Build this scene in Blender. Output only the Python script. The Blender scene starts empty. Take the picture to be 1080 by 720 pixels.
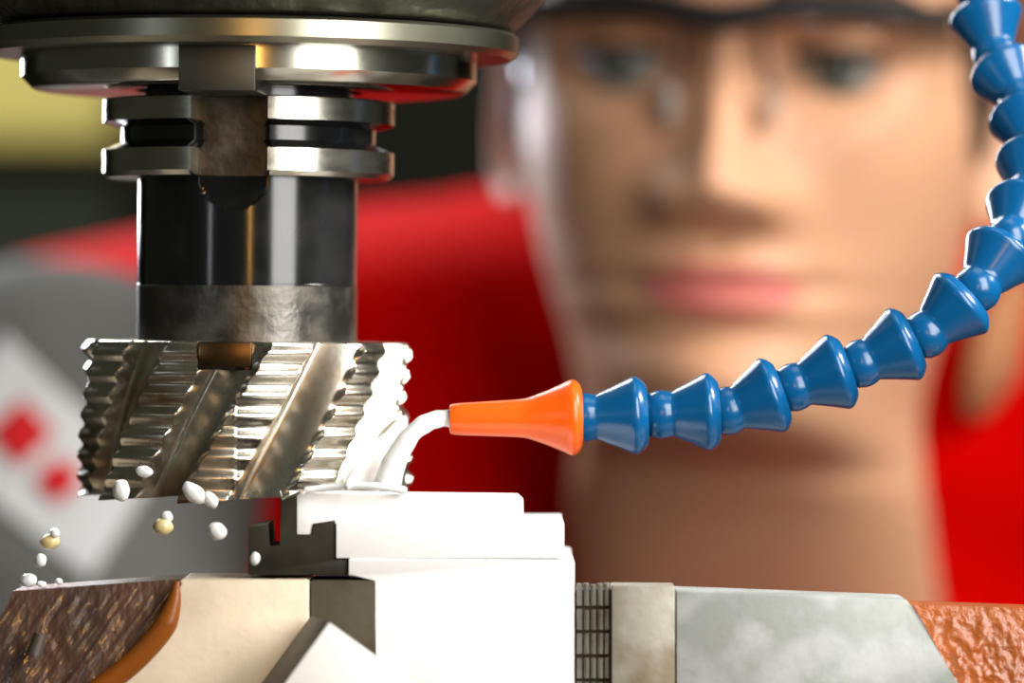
import bpy, bmesh, math, random
from mathutils import Vector, Matrix, noise
from mathutils.bvhtree import BVHTree

sc = bpy.context.scene
COL = sc.collection
PI = math.pi
R = math.radians
H = 1.2                      # height of the camera axis above the floor (m)
ROLL = R(0.6)
FPX = 5000.0                 # focal length in pixels of the 1080 wide frame
SR, CR = math.sin(ROLL), math.cos(ROLL)

# ------------------------------------------------------------------ camera
cam = bpy.data.cameras.new('camera')
cam.sensor_width = 36.0
cam.lens = 36.0 * FPX / 1080.0
cam.clip_start = 0.05
cam.clip_end = 50
cam.dof.use_dof = True
cam.dof.focus_distance = 0.985
cam.dof.aperture_fstop = 7.5
co = bpy.data.objects.new('camera', cam)
COL.objects.link(co)
co.location = (0, -1.0, H)
co.rotation_euler = (R(90), 0, 0)
co.rotation_euler = (Matrix.Rotation(R(90), 3, 'X') @ Matrix.Rotation(ROLL, 3, 'Z')).to_euler()
sc.camera = co

# ------------------------------------------------------------------ world and lights
sc.view_settings.view_transform = 'Standard'
sc.view_settings.look = 'None'
sc.view_settings.exposure = 0.0
sc.view_settings.gamma = 1.0
sc.view_settings.use_curve_mapping = False
wd = bpy.data.worlds.new('world')
sc.world = wd
wd.use_nodes = True
wd.node_tree.nodes['Background'].inputs[0].default_value = (0.085, 0.09, 0.065, 1)
wd.node_tree.nodes['Background'].inputs[1].default_value = 0.45


def area(name, loc, target, w, h, power, color):
    l = bpy.data.lights.new(name, 'AREA')
    l.shape = 'RECTANGLE'
    l.size, l.size_y = w, h
    l.energy = power
    l.color = color
    o = bpy.data.objects.new(name, l)
    COL.objects.link(o)
    o.location = Vector(loc) + Vector((0, 0, H))
    d = Vector(target) + Vector((0, 0, H)) - o.location
    o.rotation_euler = d.to_track_quat('-Z', 'Y').to_euler()
    return o


area('key_softbox', (0.30, -0.39, 0.20), (-0.02, 0.0, -0.02), 0.27, 0.5, 5.5, (1, 0.98, 0.95))
area('side_lamp', (0.70, 0.02, 0.50), (0.05, 0.42, 0.04), 0.24, 0.24, 11, (1, 0.95, 0.88))
area('warm_lamp', (0.055, -1.15, 0.17), (-0.05, 0.0, 0.0), 0.035, 0.3, 1.1, (1, 0.5, 0.12))
area('left_lamp', (-0.60, -0.72, 0.12), (-0.06, 0.0, 0.0), 0.03, 0.24, 0.2, (0.85, 0.92, 1))
area('rear_lamp', (-0.55, 1.15, 0.95), (0.03, 0.35, 0.05), 0.7, 0.5, 12, (0.93, 0.96, 1))
area('rim_lamp', (-0.37, 1.05, 0.24), (0.0, 0.45, 0.03), 0.14, 0.4, 7, (0.86, 0.9, 1))
area('panel_fill_light', (-0.25, 1.25, 0.95), (-0.45, 1.8, 0.1), 0.5, 0.4, 14, (1, 0.97, 0.85))  # unseen fill light, added to brighten the yellow cabinet panel
area('ceiling_lamp', (0.1, 0.05, 1.3), (0.0, 0.0, 0.0), 0.8, 0.5, 2.5, (1, 0.98, 0.95))

# ------------------------------------------------------------------ helpers


def W(px, py, y):
    """real position (m) of a spot at depth y (mm behind the cutter plane)"""
    s = (1000.0 + y) / FPX
    u, v = px - 540.0, 360.0 - py
    return Vector(((u * CR - v * SR) * s, y, (u * SR + v * CR) * s)) / 1000 + Vector((0, 0, H))


def M(x, y, z):
    return Vector((x / 1000, y / 1000, z / 1000 + H))


def link_mesh(name, bm, mats, parent=None, smooth=True, sharp=35):
    me = bpy.data.meshes.new(name)
    bmesh.ops.recalc_face_normals(bm, faces=bm.faces)
    bm.to_mesh(me)
    bm.free()
    for m in (mats if isinstance(mats, (list, tuple)) else [mats]):
        me.materials.append(m)
    if smooth:
        for p in me.polygons:
            p.use_smooth = True
        if sharp:
            me.set_sharp_from_angle(angle=R(sharp))
    o = bpy.data.objects.new(name, me)
    COL.objects.link(o)
    if parent is not None:
        o.parent = parent
        o.matrix_parent_inverse = Matrix.Translation(-world_loc(parent))
    return o


def world_loc(o):
    v = Vector(o.location)
    if o.parent is not None:
        v = v + world_loc(o.parent) + o.matrix_parent_inverse.to_translation()
    return v


def tag(o, label=None, cat=None, group=None, kind=None):
    if label: o['label'] = label
    if cat: o['category'] = cat
    if group: o['group'] = group
    if kind: o['kind'] = kind
    return o


def thing(name, loc, label, cat, group=None):
    o = bpy.data.objects.new(name, None)
    o.empty_display_size = 0.01
    COL.objects.link(o)
    o.location = loc
    return tag(o, label, cat, group)


def add_box(bm, lo, hi, bevel=0.0):
    lo, hi = Vector(lo), Vector(hi)
    vs = [bm.verts.new((x, y, z)) for x in (lo.x, hi.x) for y in (lo.y, hi.y) for z in (lo.z, hi.z)]
    fs = [bm.faces.new([vs[i] for i in f]) for f in
          ((0, 1, 3, 2), (4, 6, 7, 5), (0, 4, 5, 1), (2, 3, 7, 6), (0, 2, 6, 4), (1, 5, 7, 3))]
    if bevel:
        es = list({e for f in fs for e in f.edges})
        bmesh.ops.bevel(bm, geom=es, offset=bevel, segments=2, profile=0.5, affect='EDGES')
    return vs


def add_prism(bm, front, back, bevel=0.0):
    """closed outline given twice (front and back rings of the same length)"""
    a = [bm.verts.new(p) for p in front]
    b = [bm.verts.new(p) for p in back]
    n = len(a)
    fs = [bm.faces.new(a), bm.faces.new(list(reversed(b)))]
    for i in range(n):
        fs.append(bm.faces.new((a[i], b[i], b[(i + 1) % n], a[(i + 1) % n])))
    if bevel:
        es = list({e for f in fs for e in f.edges})
        bmesh.ops.bevel(bm, geom=es, offset=bevel, segments=2, profile=0.5, affect='EDGES')


def add_grid(bm, rows, closed=True, cap0=False, cap1=False):
    vr = [[bm.verts.new(p) for p in r] for r in rows]
    n = len(vr[0])
    for i in range(len(vr) - 1):
        for j in range(n if closed else n - 1):
            k = (j + 1) % n
            bm.faces.new((vr[i][j], vr[i][k], vr[i + 1][k], vr[i + 1][j]))
    if cap0: bm.faces.new(list(reversed(vr[0])))
    if cap1: bm.faces.new(vr[-1])
    return vr


def lathe_rows(profile, cx, cy, seg):
    """profile of (r, z) in mm about the vertical axis at cx, cy (mm)"""
    rows = []
    for r, z in profile:
        r = max(r, 0.01)
        rows.append([M(cx + r * math.sin(2 * PI * k / seg), cy - r * math.cos(2 * PI * k / seg), z) for k in range(seg)])
    return rows


def add_lathe_axis(bm, profile, origin, axis, seg=48):
    """profile of (r, t) in metres along an arbitrary axis"""
    axis = Vector(axis).normalized()
    q = Vector((0, 0, 1)).rotation_difference(axis)
    rows = []
    for r, t in profile:
        r = max(r, 1e-5)
        rows.append([Vector(origin) + q @ Vector((r * math.cos(2 * PI * k / seg), r * math.sin(2 * PI * k / seg), t)) for k in range(seg)])
    add_grid(bm, rows, True, True, True)


def smooth_path(pts, n):
    """Catmull-Rom through the points"""
    P = [Vector(p) for p in pts]
    P = [P[0] * 2 - P[1]] + P + [P[-1] * 2 - P[-2]]
    out = []
    for i in range(1, len(P) - 2):
        for k in range(n):
            t = k / n
            a, b, c, d = P[i - 1], P[i], P[i + 1], P[i + 2]
            out.append(0.5 * ((2 * b) + (c - a) * t + (2 * a - 5 * b + 4 * c - d) * t * t + (3 * b - a - 3 * c + d) * t ** 3))
    out.append(P[-2])
    return out


def add_tube(bm, pts, radii, seg=16, squash=None):
    pts = [Vector(p) for p in pts]
    n = len(pts)
    if not isinstance(radii, (list, tuple)): radii = [radii] * n
    rows = []
    ref = None
    for i, p in enumerate(pts):
        t = (pts[min(i + 1, n - 1)] - pts[max(i - 1, 0)]).normalized()
        if ref is None:
            ref = Vector((0, 0, 1)) if abs(t.z) < 0.9 else Vector((1, 0, 0))
        ref = (ref - t * ref.dot(t)).normalized()
        s = t.cross(ref)
        sq = squash or (1, 1)
        rows.append([p + (ref * math.cos(2 * PI * k / seg) * sq[0] + s * math.sin(2 * PI * k / seg) * sq[1]) * radii[i] for k in range(seg)])
    add_grid(bm, rows, True, True, True)


def interp(tab, x):
    if x <= tab[0][0]: return tab[0][1]
    for (a, va), (b, vb) in zip(tab, tab[1:]):
        if x <= b:
            t = (x - a) / (b - a)
            t = t * t * (3 - 2 * t) * 0.5 + t * 0.5
            return va + (vb - va) * t
    return tab[-1][1]


# ------------------------------------------------------------------ materials


def mat(name, base, metallic=0.0, rough=0.5, spec=0.5, var=None, var_scale=40, var_lo=0.45, var_hi=0.65,
        rough_var=0.0, bump=0.0, bump_scale=200, coat=0.0, stretch=None, sheen=0.0, subsurf=0.0, trans=0.0, detail=6):
    m = bpy.data.materials.new(name)
    m.use_nodes = True
    nt = m.node_tree
    b = nt.nodes['Principled BSDF']
    b.inputs['Base Color'].default_value = (*base, 1)
    b.inputs['Metallic'].default_value = metallic
    b.inputs['Roughness'].default_value = rough
    b.inputs['Specular IOR Level'].default_value = spec
    b.inputs['Coat Weight'].default_value = coat
    b.inputs['Coat Roughness'].default_value = 0.08
    b.inputs['Sheen Weight'].default_value = sheen
    b.inputs['Transmission Weight'].default_value = trans
    if subsurf:
        b.inputs['Subsurface Weight'].default_value = subsurf
        b.inputs['Subsurface Radius'].default_value = (0.008, 0.003, 0.0015)
        b.inputs['Subsurface Scale'].default_value = 1.0
    tc = nt.nodes.new('ShaderNodeTexCoord')
    mp = nt.nodes.new('ShaderNodeMapping')
    nt.links.new(tc.outputs['Object'], mp.inputs['Vector'])
    if stretch: mp.inputs['Scale'].default_value = stretch
    if var or rough_var:
        n = nt.nodes.new('ShaderNodeTexNoise')
        n.inputs['Scale'].default_value = var_scale
        n.inputs['Detail'].default_value = detail
        nt.links.new(mp.outputs[0], n.inputs['Vector'])
        r = nt.nodes.new('ShaderNodeValToRGB')
        r.color_ramp.elements[0].position = var_lo
        r.color_ramp.elements[1].position = var_hi
        r.color_ramp.elements[0].color = (*base, 1)
        r.color_ramp.elements[1].color = (*(var or base), 1)
        nt.links.new(n.outputs['Fac'], r.inputs['Fac'])
        nt.links.new(r.outputs['Color'], b.inputs['Base Color'])
        if rough_var:
            mr = nt.nodes.new('ShaderNodeMapRange')
            mr.inputs['From Min'].default_value = 0.35
            mr.inputs['From Max'].default_value = 0.7
            mr.inputs['To Min'].default_value = rough
            mr.inputs['To Max'].default_value = rough + rough_var
            nt.links.new(n.outputs['Fac'], mr.inputs['Value'])
            nt.links.new(mr.outputs[0], b.inputs['Roughness'])
    if bump:
        n2 = nt.nodes.new('ShaderNodeTexNoise')
        n2.inputs['Scale'].default_value = bump_scale
        n2.inputs['Detail'].default_value = 4
        nt.links.new(mp.outputs[0], n2.inputs['Vector'])
        bp = nt.nodes.new('ShaderNodeBump')
        bp.inputs['Strength'].default_value = bump
        bp.inputs['Distance'].default_value = 0.001
        nt.links.new(n2.outputs['Fac'], bp.inputs['Height'])
        nt.links.new(bp.outputs[0], b.inputs['Normal'])
    return m


M_cast = mat('spindle_cast', (0.10, 0.105, 0.08), 0.8, 0.35, var=(0.05, 0.05, 0.035), var_scale=90, rough_var=0.25, bump=0.5, bump_scale=350)
M_ring = mat('ring_steel', (0.30, 0.295, 0.225), 1.0, 0.3, rough_var=0.08, var=(0.3, 0.3, 0.24), var_scale=30)
M_steel = mat('ground_steel', (0.50, 0.48, 0.40), 1.0, 0.16, var=(0.40, 0.39, 0.32), var_scale=60, rough_var=0.08)
M_flange = mat('flange_steel', (0.55, 0.52, 0.45), 1.0, 0.2, var=(0.42, 0.4, 0.34), var_scale=80, rough_var=0.1, stretch=(1, 1, 4))
M_black = mat('black_oxide', (0.006, 0.007, 0.007), 0.0, 0.13, spec=0.5, rough_var=0.05, var=(0.02, 0.02, 0.02))
M_blackish = mat('worn_black_steel', (0.10, 0.095, 0.085), 0.9, 0.3, var=(0.16, 0.15, 0.13), var_scale=140, rough_var=0.2, bump=0.15, bump_scale=500)
M_key = mat('key_steel', (0.12, 0.115, 0.095), 1.0, 0.4, rough_var=0.1)
M_bronze = mat('bronze', (0.15, 0.09, 0.04), 1.0, 0.28, rough_var=0.15)
M_cutter = mat('cutter_steel', (0.70, 0.66, 0.57), 1.0, 0.22, var=(0.30, 0.22, 0.14), var_scale=55, var_lo=0.5, var_hi=0.68, rough_var=0.14, bump=0.06, bump_scale=500)
M_blue = mat('blue_plastic', (0.002, 0.085, 0.235), 0.0, 0.22, spec=0.5, bump=0.03, bump_scale=300)
M_orange = mat('orange_plastic', (0.86, 0.115, 0.004), 0.0, 0.3, spec=0.5, bump=0.25, bump_scale=160)
M_water = mat('milky_coolant', (0.86, 0.88, 0.87), 0.0, 0.12, spec=0.6, bump=0.3, bump_scale=250, trans=0.15)
M_amber = mat('oily_coolant', (0.75, 0.62, 0.30), 0.0, 0.12, spec=0.6, trans=0.15)
M_alu = mat('milled_aluminium', (0.93, 0.93, 0.92), 0.0, 0.5, var=(0.89, 0.89, 0.88), var_scale=40, bump=0.05, bump_scale=600)
M_stop = mat('blackened_steel', (0.022, 0.02, 0.014), 0.2, 0.5, spec=0.2, var=(0.035, 0.032, 0.022), var_scale=90)
M_jaw = mat('jaw_steel', (0.28, 0.30, 0.28), 0.1, 0.5, var=(0.40, 0.42, 0.41), var_scale=85, bump=0.1, bump_scale=400, rough_var=0.1)
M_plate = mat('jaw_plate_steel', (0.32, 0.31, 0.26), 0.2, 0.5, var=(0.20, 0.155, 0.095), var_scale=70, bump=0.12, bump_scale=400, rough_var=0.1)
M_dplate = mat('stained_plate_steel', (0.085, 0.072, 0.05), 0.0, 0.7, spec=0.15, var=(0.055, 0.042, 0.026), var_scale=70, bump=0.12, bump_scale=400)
M_cream = mat('oily_ground_steel', (0.74, 0.63, 0.47), 0.1, 0.5, var=(0.64, 0.54, 0.40), var_scale=60, bump=0.08, bump_scale=500)
M_serr = mat('serrated_steel', (0.30, 0.29, 0.25), 0.6, 0.4, var=(0.2, 0.18, 0.14), var_scale=150)
M_oily = mat('oily_brown_casting', (0.06, 0.022, 0.010), 0.0, 0.42, spec=0.8, var=(0.035, 0.017, 0.012), var_scale=60, bump=0.3, bump_scale=500, coat=0.6, stretch=(1.4, 1, 0.6))
M_paint = mat('orange_casting_paint', (0.36, 0.085, 0.010), 0.0, 0.32, spec=0.5, var=(0.26, 0.065, 0.012), var_scale=80, bump=0.6, bump_scale=600, coat=0.2)
M_lip = mat('orange_oil_film', (0.24, 0.065, 0.005), 0.0, 0.35, spec=0.4, var=(0.15, 0.04, 0.005), var_scale=70, bump=0.15, bump_scale=200)
M_bright = mat('bright_milled_steel', (0.90, 0.89, 0.87), 0.1, 0.45, bump=0.03)
M_darkiron = mat('dark_iron', (0.08, 0.075, 0.065), 0.6, 0.5, var=(0.12, 0.1, 0.08), bump=0.2)
M_red = mat('red_cloth', (0.50, 0.0, 0.0), 0.0, 0.95, spec=0.03, var=(0.44, 0.0, 0.0), var_scale=20, bump=0.2, bump_scale=900)
M_grey = mat('grey_cloth', (0.12, 0.12, 0.112), 0.0, 0.9, spec=0.1, var=(0.10, 0.10, 0.094), var_scale=20, bump=0.2, bump_scale=900)
M_white = mat('white_embroidery', (0.52, 0.53, 0.54), 0.0, 0.8, spec=0.2, bump=0.1, bump_scale=900)
M_redemb = mat('red_embroidery', (0.50, 0.01, 0.015), 0.0, 0.8, spec=0.2, bump=0.1, bump_scale=900)
M_tan = mat('tan_lining', (0.38, 0.17, 0.08), 0.0, 0.85, spec=0.2, bump=0.2, bump_scale=600)
M_hair = mat('brown_hair', (0.028, 0.016, 0.009), 0.0, 0.45, spec=0.4, bump=0.8, bump_scale=500, stretch=(3, 3, 0.4))
M_brow = mat('brow_hair', (0.06, 0.035, 0.02), 0.0, 0.6, spec=0.2, bump=0.5, bump_scale=800)
M_frame = mat('black_frame_plastic', (0.008, 0.007, 0.007), 0.0, 0.55, spec=0.2, rough_var=0.05)
M_pad = mat('clear_silicone', (0.5, 0.5, 0.5), 0.0, 0.2, spec=0.5, trans=0.7)
M_navy = mat('navy_trousers', (0.02, 0.025, 0.05), 0.0, 0.85, spec=0.2, bump=0.2, bump_scale=800)
M_shoe = mat('black_leather', (0.015, 0.014, 0.013), 0.0, 0.4, spec=0.4, bump=0.15)
M_wall = mat('dark_green_wall', (0.012, 0.016, 0.009), 0.0, 0.8, spec=0.2, var=(0.016, 0.018, 0.011), var_scale=3)
M_floor = mat('concrete_floor', (0.10, 0.095, 0.085), 0.0, 0.7, var=(0.13, 0.125, 0.11), var_scale=4, bump=0.1, bump_scale=60)
M_yellow = mat('olive_yellow_paint', (0.60, 0.54, 0.16), 0.0, 0.6, var=(0.56, 0.50, 0.15), var_scale=6)
M_brown = mat('brown_cabinet_paint', (0.22, 0.07, 0.02), 0.0, 0.5, var=(0.18, 0.06, 0.018), var_scale=6)


def skin_material():
    m = mat('skin', (0.60, 0.33, 0.20), 0.0, 0.5, spec=0.35, subsurf=0.25)
    nt = m.node_tree
    b = nt.nodes['Principled BSDF']
    at = nt.nodes.new('ShaderNodeVertexColor')
    at.layer_name = 'tint'
    sep = nt.nodes.new('ShaderNodeSeparateColor')
    nt.links.new(at.outputs['Color'], sep.inputs[0])
    mx = nt.nodes.new('ShaderNodeMix')
    mx.data_type = 'RGBA'
    mx.inputs['A'].default_value = (0.60, 0.33, 0.20, 1)
    mx.inputs['B'].default_value = (0.55, 0.12, 0.13, 1)
    nt.links.new(sep.outputs[0], mx.inputs['Factor'])
    nz = nt.nodes.new('ShaderNodeTexNoise')
    nz.inputs['Scale'].default_value = 30
    mx2 = nt.nodes.new('ShaderNodeMix')
    mx2.data_type = 'RGBA'
    mx2.inputs['B'].default_value = (0.58, 0.29, 0.16, 1)
    mul = nt.nodes.new('ShaderNodeMath')
    mul.operation = 'MULTIPLY'
    mul.inputs[1].default_value = 0.5
    nt.links.new(nz.outputs['Fac'], mul.inputs[0])
    nt.links.new(mul.outputs[0], mx2.inputs['Factor'])
    nt.links.new(mx.outputs['Result'], mx2.inputs['A'])
    nt.links.new(mx2.outputs['Result'], b.inputs['Base Color'])
    return m


M_skin = skin_material()


def eye_material():
    m = mat('eye', (0.75, 0.73, 0.70), 0.0, 0.1, spec=0.6)
    nt = m.node_tree
    b = nt.nodes['Principled BSDF']
    at = nt.nodes.new('ShaderNodeVertexColor')
    at.layer_name = 'iris'
    nt.links.new(at.outputs['Color'], b.inputs['Base Color'])
    return m


M_eye = eye_material()


def lens_material():
    """thin clear plastic: lets light straight through and mirrors a little of it"""
    m = bpy.data.materials.new('clear_lens')
    m.use_nodes = True
    nt = m.node_tree
    nt.nodes.remove(nt.nodes['Principled BSDF'])
    out = nt.nodes['Material Output']
    tr = nt.nodes.new('ShaderNodeBsdfTransparent')
    tr.inputs[0].default_value = (0.985, 0.985, 0.98, 1)
    gl = nt.nodes.new('ShaderNodeBsdfGlossy')
    gl.inputs['Roughness'].default_value = 0.08
    lw = nt.nodes.new('ShaderNodeLayerWeight')
    pw = nt.nodes.new('ShaderNodeMath')
    pw.operation = 'POWER'
    pw.inputs[1].default_value = 4.0
    nt.links.new(lw.outputs['Facing'], pw.inputs[0])
    fr = nt.nodes.new('ShaderNodeMapRange')
    fr.inputs['To Min'].default_value = 0.025
    fr.inputs['To Max'].default_value = 0.6
    nt.links.new(pw.outputs[0], fr.inputs['Value'])
    mx = nt.nodes.new('ShaderNodeMixShader')
    nt.links.new(fr.outputs[0], mx.inputs[0])
    nt.links.new(tr.outputs[0], mx.inputs[1])
    nt.links.new(gl.outputs[0], mx.inputs[2])
    nt.links.new(mx.outputs[0], out.inputs[0])
    return m


M_lens = lens_material()

# ------------------------------------------------------------------ setting


def structure(name, lo, hi, m):
    bm = bmesh.new()
    add_box(bm, lo, hi)
    o = link_mesh(name, bm, m, smooth=False)
    o['kind'] = 'structure'
    return o


structure('floor', (-3, -2.5, -0.1), (3, 3.0, 0), M_floor)
structure('wall_back', (-3, 2.6, 0), (3, 2.7, 2.8), M_wall)

# ------------------------------------------------------------------ machine table and vise
CX, CY = -57.3, 24.0          # spindle axis (mm)

table = thing('machine_table', M(60, 0, -165), 'dark iron milling table under the vise', 'machine table')
bm = bmesh.new()
add_box(bm, M(-330, -170, -200), M(420, 200, -150), 0.004)
for k in range(3):
    add_box(bm, M(-330, -120 + k * 120, -150), M(420, -80 + k * 120, -145), 0.0015)
link_mesh('table_top', bm, M_darkiron, table)
bm = bmesh.new()
add_box(bm, M(-120, -130, -1200), M(220, 160, -200), 0.01)
link_mesh('pedestal', bm, M_darkiron, table)

vise = thing('machine_vise', M(60, 0, -145), 'steel machine vise with orange casting clamping the white workpiece', 'vise')
bm = bmesh.new()
add_box(bm, M(-180, -60, -145), M(260, 80, -112), 0.004)
link_mesh('vise_bed', bm, M_darkiron, vise)


def prism_px(bm, pts, y0, y1, bevel=0.0):
    """outline in frame coordinates read at depth y0, extruded straight back to y1"""
    f = [W(px, py, y0) for px, py in pts]
    b = [Vector((p.x, y1 / 1000, p.z)) for p in f]
    add_prism(bm, f, b, bevel)


ZB = 912   # reaches down to the vise bed
# left jaw: ground face, dark gripping plate, oily casting
left_jaw_px = [(190, 611), (326, 611), (326, ZB), (-60, ZB), (60, 760), (118, 718), (152, 690), (176, 660), (186, 636)]
bm = bmesh.new()
prism_px(bm, left_jaw_px, -34, -6, 0.0006)
add_box(bm, M(-140, -6.5, -112), M(-40, 40, -62), 0.002)
lj = link_mesh('fixed_jaw', bm, M_cream, vise)
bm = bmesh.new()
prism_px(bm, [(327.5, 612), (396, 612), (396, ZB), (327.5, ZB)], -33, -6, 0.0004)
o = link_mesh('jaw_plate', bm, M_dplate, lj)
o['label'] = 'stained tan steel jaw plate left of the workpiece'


def casting(bm, left, right, y0, y1, nu, nv, amp, sc_, slope, ridged=False):
    """lumpy cast face between two side outlines in frame coordinates, rounded back over the top"""
    def poly(P, t):
        t *= len(P) - 1
        i = min(int(t), len(P) - 2)
        f = t - i
        return P[i][0] + (P[i + 1][0] - P[i][0]) * f, P[i][1] + (P[i + 1][1] - P[i][1]) * f
    rows = []
    for j in range(nv + 1):
        row = []
        v = j / nv
        a, b = poly(left, v), poly(right, v)
        for i in range(nu + 1):
            u = i / nu
            p = W(a[0] + (b[0] - a[0]) * u, a[1] + (b[1] - a[1]) * u, y0)
            y = y0 - slope * math.sin(v * PI / 2)
            q = Vector((p.x * 1000 * sc_, y * sc_, p.z * 1000 * sc_ * 0.6))
            g = (noise.noise(q) + 0.5 * noise.noise(q * 2.3))
            if ridged:
                xa, za = p.x * 1000 - 45, p.z * 1000 - H * 1000
                a_ = xa * 0.82 - za * 0.57
                b2 = xa * 0.57 + za * 0.82
                g += 0.9 * noise.noise(Vector((a_ * 0.55, b2 * 0.09, 0))) + 0.45 * noise.noise(Vector((a_ * 1.3, b2 * 0.22, 5)))
            y += amp * g * min(1, v * 6)
            row.append(Vector((p.x, y / 1000, p.z)))
        rows.append(row)
    rows.insert(0, [Vector((p.x, y1 / 1000, p.z)) for p in rows[0]])
    rows.append([Vector((p.x, y1 / 1000, p.z)) for p in rows[-1]])
    add_grid(bm, rows, False)


bm = bmesh.new()
LIP = [(191, 610), (187, 634), (176, 660), (150, 690), (116, 718), (55, 764), (-20, 830), (-110, ZB)]
casting(bm, [(14, 623), (6, 640), (-8, 668), (-24, 700), (-40, 735), (-70, 790), (-110, 850), (-190, ZB)],
        LIP, -30, -10, 200, 170, 0.30, 0.2, 4, True)
prism_px(bm, [(18, 626), (186, 613)] + [(a - 5, b_ + 2) for a, b_ in LIP[1:]] + [(-185, ZB), (-20, 700)], -27, -8)
o = link_mesh('oily_casting', bm, M_oily, lj, sharp=60)
o['label'] = 'oily dark brown ridged casting of the left jaw'
# rounded orange lip where the casting meets the ground face
bm = bmesh.new()
lip = smooth_path([W(px - 4, py + 3, -33.5) for px, py in LIP], 8)
add_tube(bm, lip, [0.0007 + 0.0017 * min(1, i / 14) for i in range(len(lip))], 14)
o = link_mesh('casting_lip', bm, M_lip, lj)
o['label'] = 'rounded orange edge of the casting'
# little drain slot with a dark plug in the oily casting
bm = bmesh.new()
add_tube(bm, [W(36, 690, -36), W(43, 668, -36)], [0.0017, 0.0013], 12)
link_mesh('oil_screw', bm, M_darkiron, lj)

# bright square guide block standing in front of the left jaw plate
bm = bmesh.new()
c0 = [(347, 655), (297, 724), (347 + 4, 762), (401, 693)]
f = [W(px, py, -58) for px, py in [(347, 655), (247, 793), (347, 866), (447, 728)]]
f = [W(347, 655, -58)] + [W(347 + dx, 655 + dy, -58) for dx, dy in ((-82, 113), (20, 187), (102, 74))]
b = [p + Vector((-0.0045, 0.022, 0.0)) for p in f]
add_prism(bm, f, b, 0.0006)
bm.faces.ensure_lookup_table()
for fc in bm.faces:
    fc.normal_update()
    if abs(fc.normal.y) < 0.85: fc.material_index = 1  # shade painted in: unlit sides of the bright block get a dark material
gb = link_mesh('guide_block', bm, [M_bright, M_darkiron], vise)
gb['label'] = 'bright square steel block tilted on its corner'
bm = bmesh.new()
add_box(bm, M(-48, -60, -112.5), M(-26, -38, -90), 0.001)
link_mesh('guide_foot', bm, M_darkiron, gb)

# right jaw
bm = bmesh.new()
prism_px(bm, [(713, 622), (955, 631), (962, 640), (1010, 720), (1090, ZB), (713, ZB)], -34, -17, 0.0006)
add_box(bm, M(35, -18, -112), M(110, 40, -62), 0.002)
rj = link_mesh('movable_jaw', bm, M_jaw, vise)
bm = bmesh.new()
prism_px(bm, [(645, 617), (712, 617.5), (712, ZB), (645, ZB)], -34.5, -22, 0.0004)
o = link_mesh('jaw_plate', bm, M_plate, rj)
o['label'] = 'stained tan steel jaw plate right of the serrated strip'
bm = bmesh.new()
prism_px(bm, [(607.5, 622), (644.5, 622), (644.5, ZB), (607.5, ZB)], -30.5, -20, 0)
se = link_mesh('serrated_strip', bm, M_darkiron, rj)
random.seed(4)
for r_ in range(12):
    bm = bmesh.new()
    y0 = 617 + r_ * 25.5
    for c_ in range(5):
        x0 = 608.3 + c_ * 7.3
        t0 = random.uniform(-2.5, 2.5) if r_ == 0 else random.uniform(-0.6, 0.6)
        f = [W(x0, y0 + t0, -32.8), W(x0 + 2.9, y0 + t0, -33.6), W(x0 + 5.8, y0 + t0, -32.8),
             W(x0 + 5.8, y0 + 21.5, -32.8), W(x0 + 2.9, y0 + 21.5, -33.6), W(x0, y0 + 21.5, -32.8)]
        bb = [Vector((p.x, -0.0304, p.z)) for p in f]
        add_prism(bm, f, bb)
    link_mesh('tooth_row', bm, M_serr, se, smooth=False)
bm = bmesh.new()
casting(bm, [(963, 637), (1008, 720), (1055, 800), (1100, ZB)],
        [(1260, 648), (1262, 740), (1264, 820), (1266, ZB)], -27, -12, 120, 120, 0.7, 0.5, 5)
prism_px(bm, [(968, 642), (1257, 652), (1262, ZB), (1104, ZB)], -22, 6)
o = link_mesh('orange_casting', bm, M_paint, rj, sharp=60)
o['label'] = 'glossy orange cast iron body of the right jaw with rough grain'

# ------------------------------------------------------------------ workpiece and end stop
bm = bmesh.new()
prism_px(bm, [(313, 523), (318, 519.5), (546, 522.5), (552, 528), (552, 551), (329, 551), (329, 563.5), (313, 563.5)], -31, -14, 0.0002)
prism_px(bm, [(354.5, 551), (595, 551), (595, 588.5), (354.5, 588.5)], -32.2, 20, 0.0002)
f = [(367.5, 588.5), (597, 590), (606, 591), (606, ZB - 10), (397.5, ZB - 10), (397.5, 610), (367.5, 607.5)]
prism_px(bm, f, -32.5, 30, 0.0004)
wp = link_mesh('workpiece', bm, M_alu, sharp=30)
tag(wp, 'white stepped aluminium workpiece gripped upright in the vise', 'workpiece')

bm = bmesh.new()
prism_px(bm, [(262, 556), (283, 552), (284, 577), (296, 576), (296, 528), (311.8, 521), (311.8, 564.5), (330, 564.5), (330, 552), (353.5, 548.5),
              (353.5, 589.5), (366.3, 589.5), (366.3, 606), (262, 606)], -31.5, -8, 0.0002)
st = link_mesh('end_stop', bm, M_stop, sharp=30)
tag(st, 'black stepped steel end stop on the left jaw beside the workpiece', 'end stop')

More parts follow.
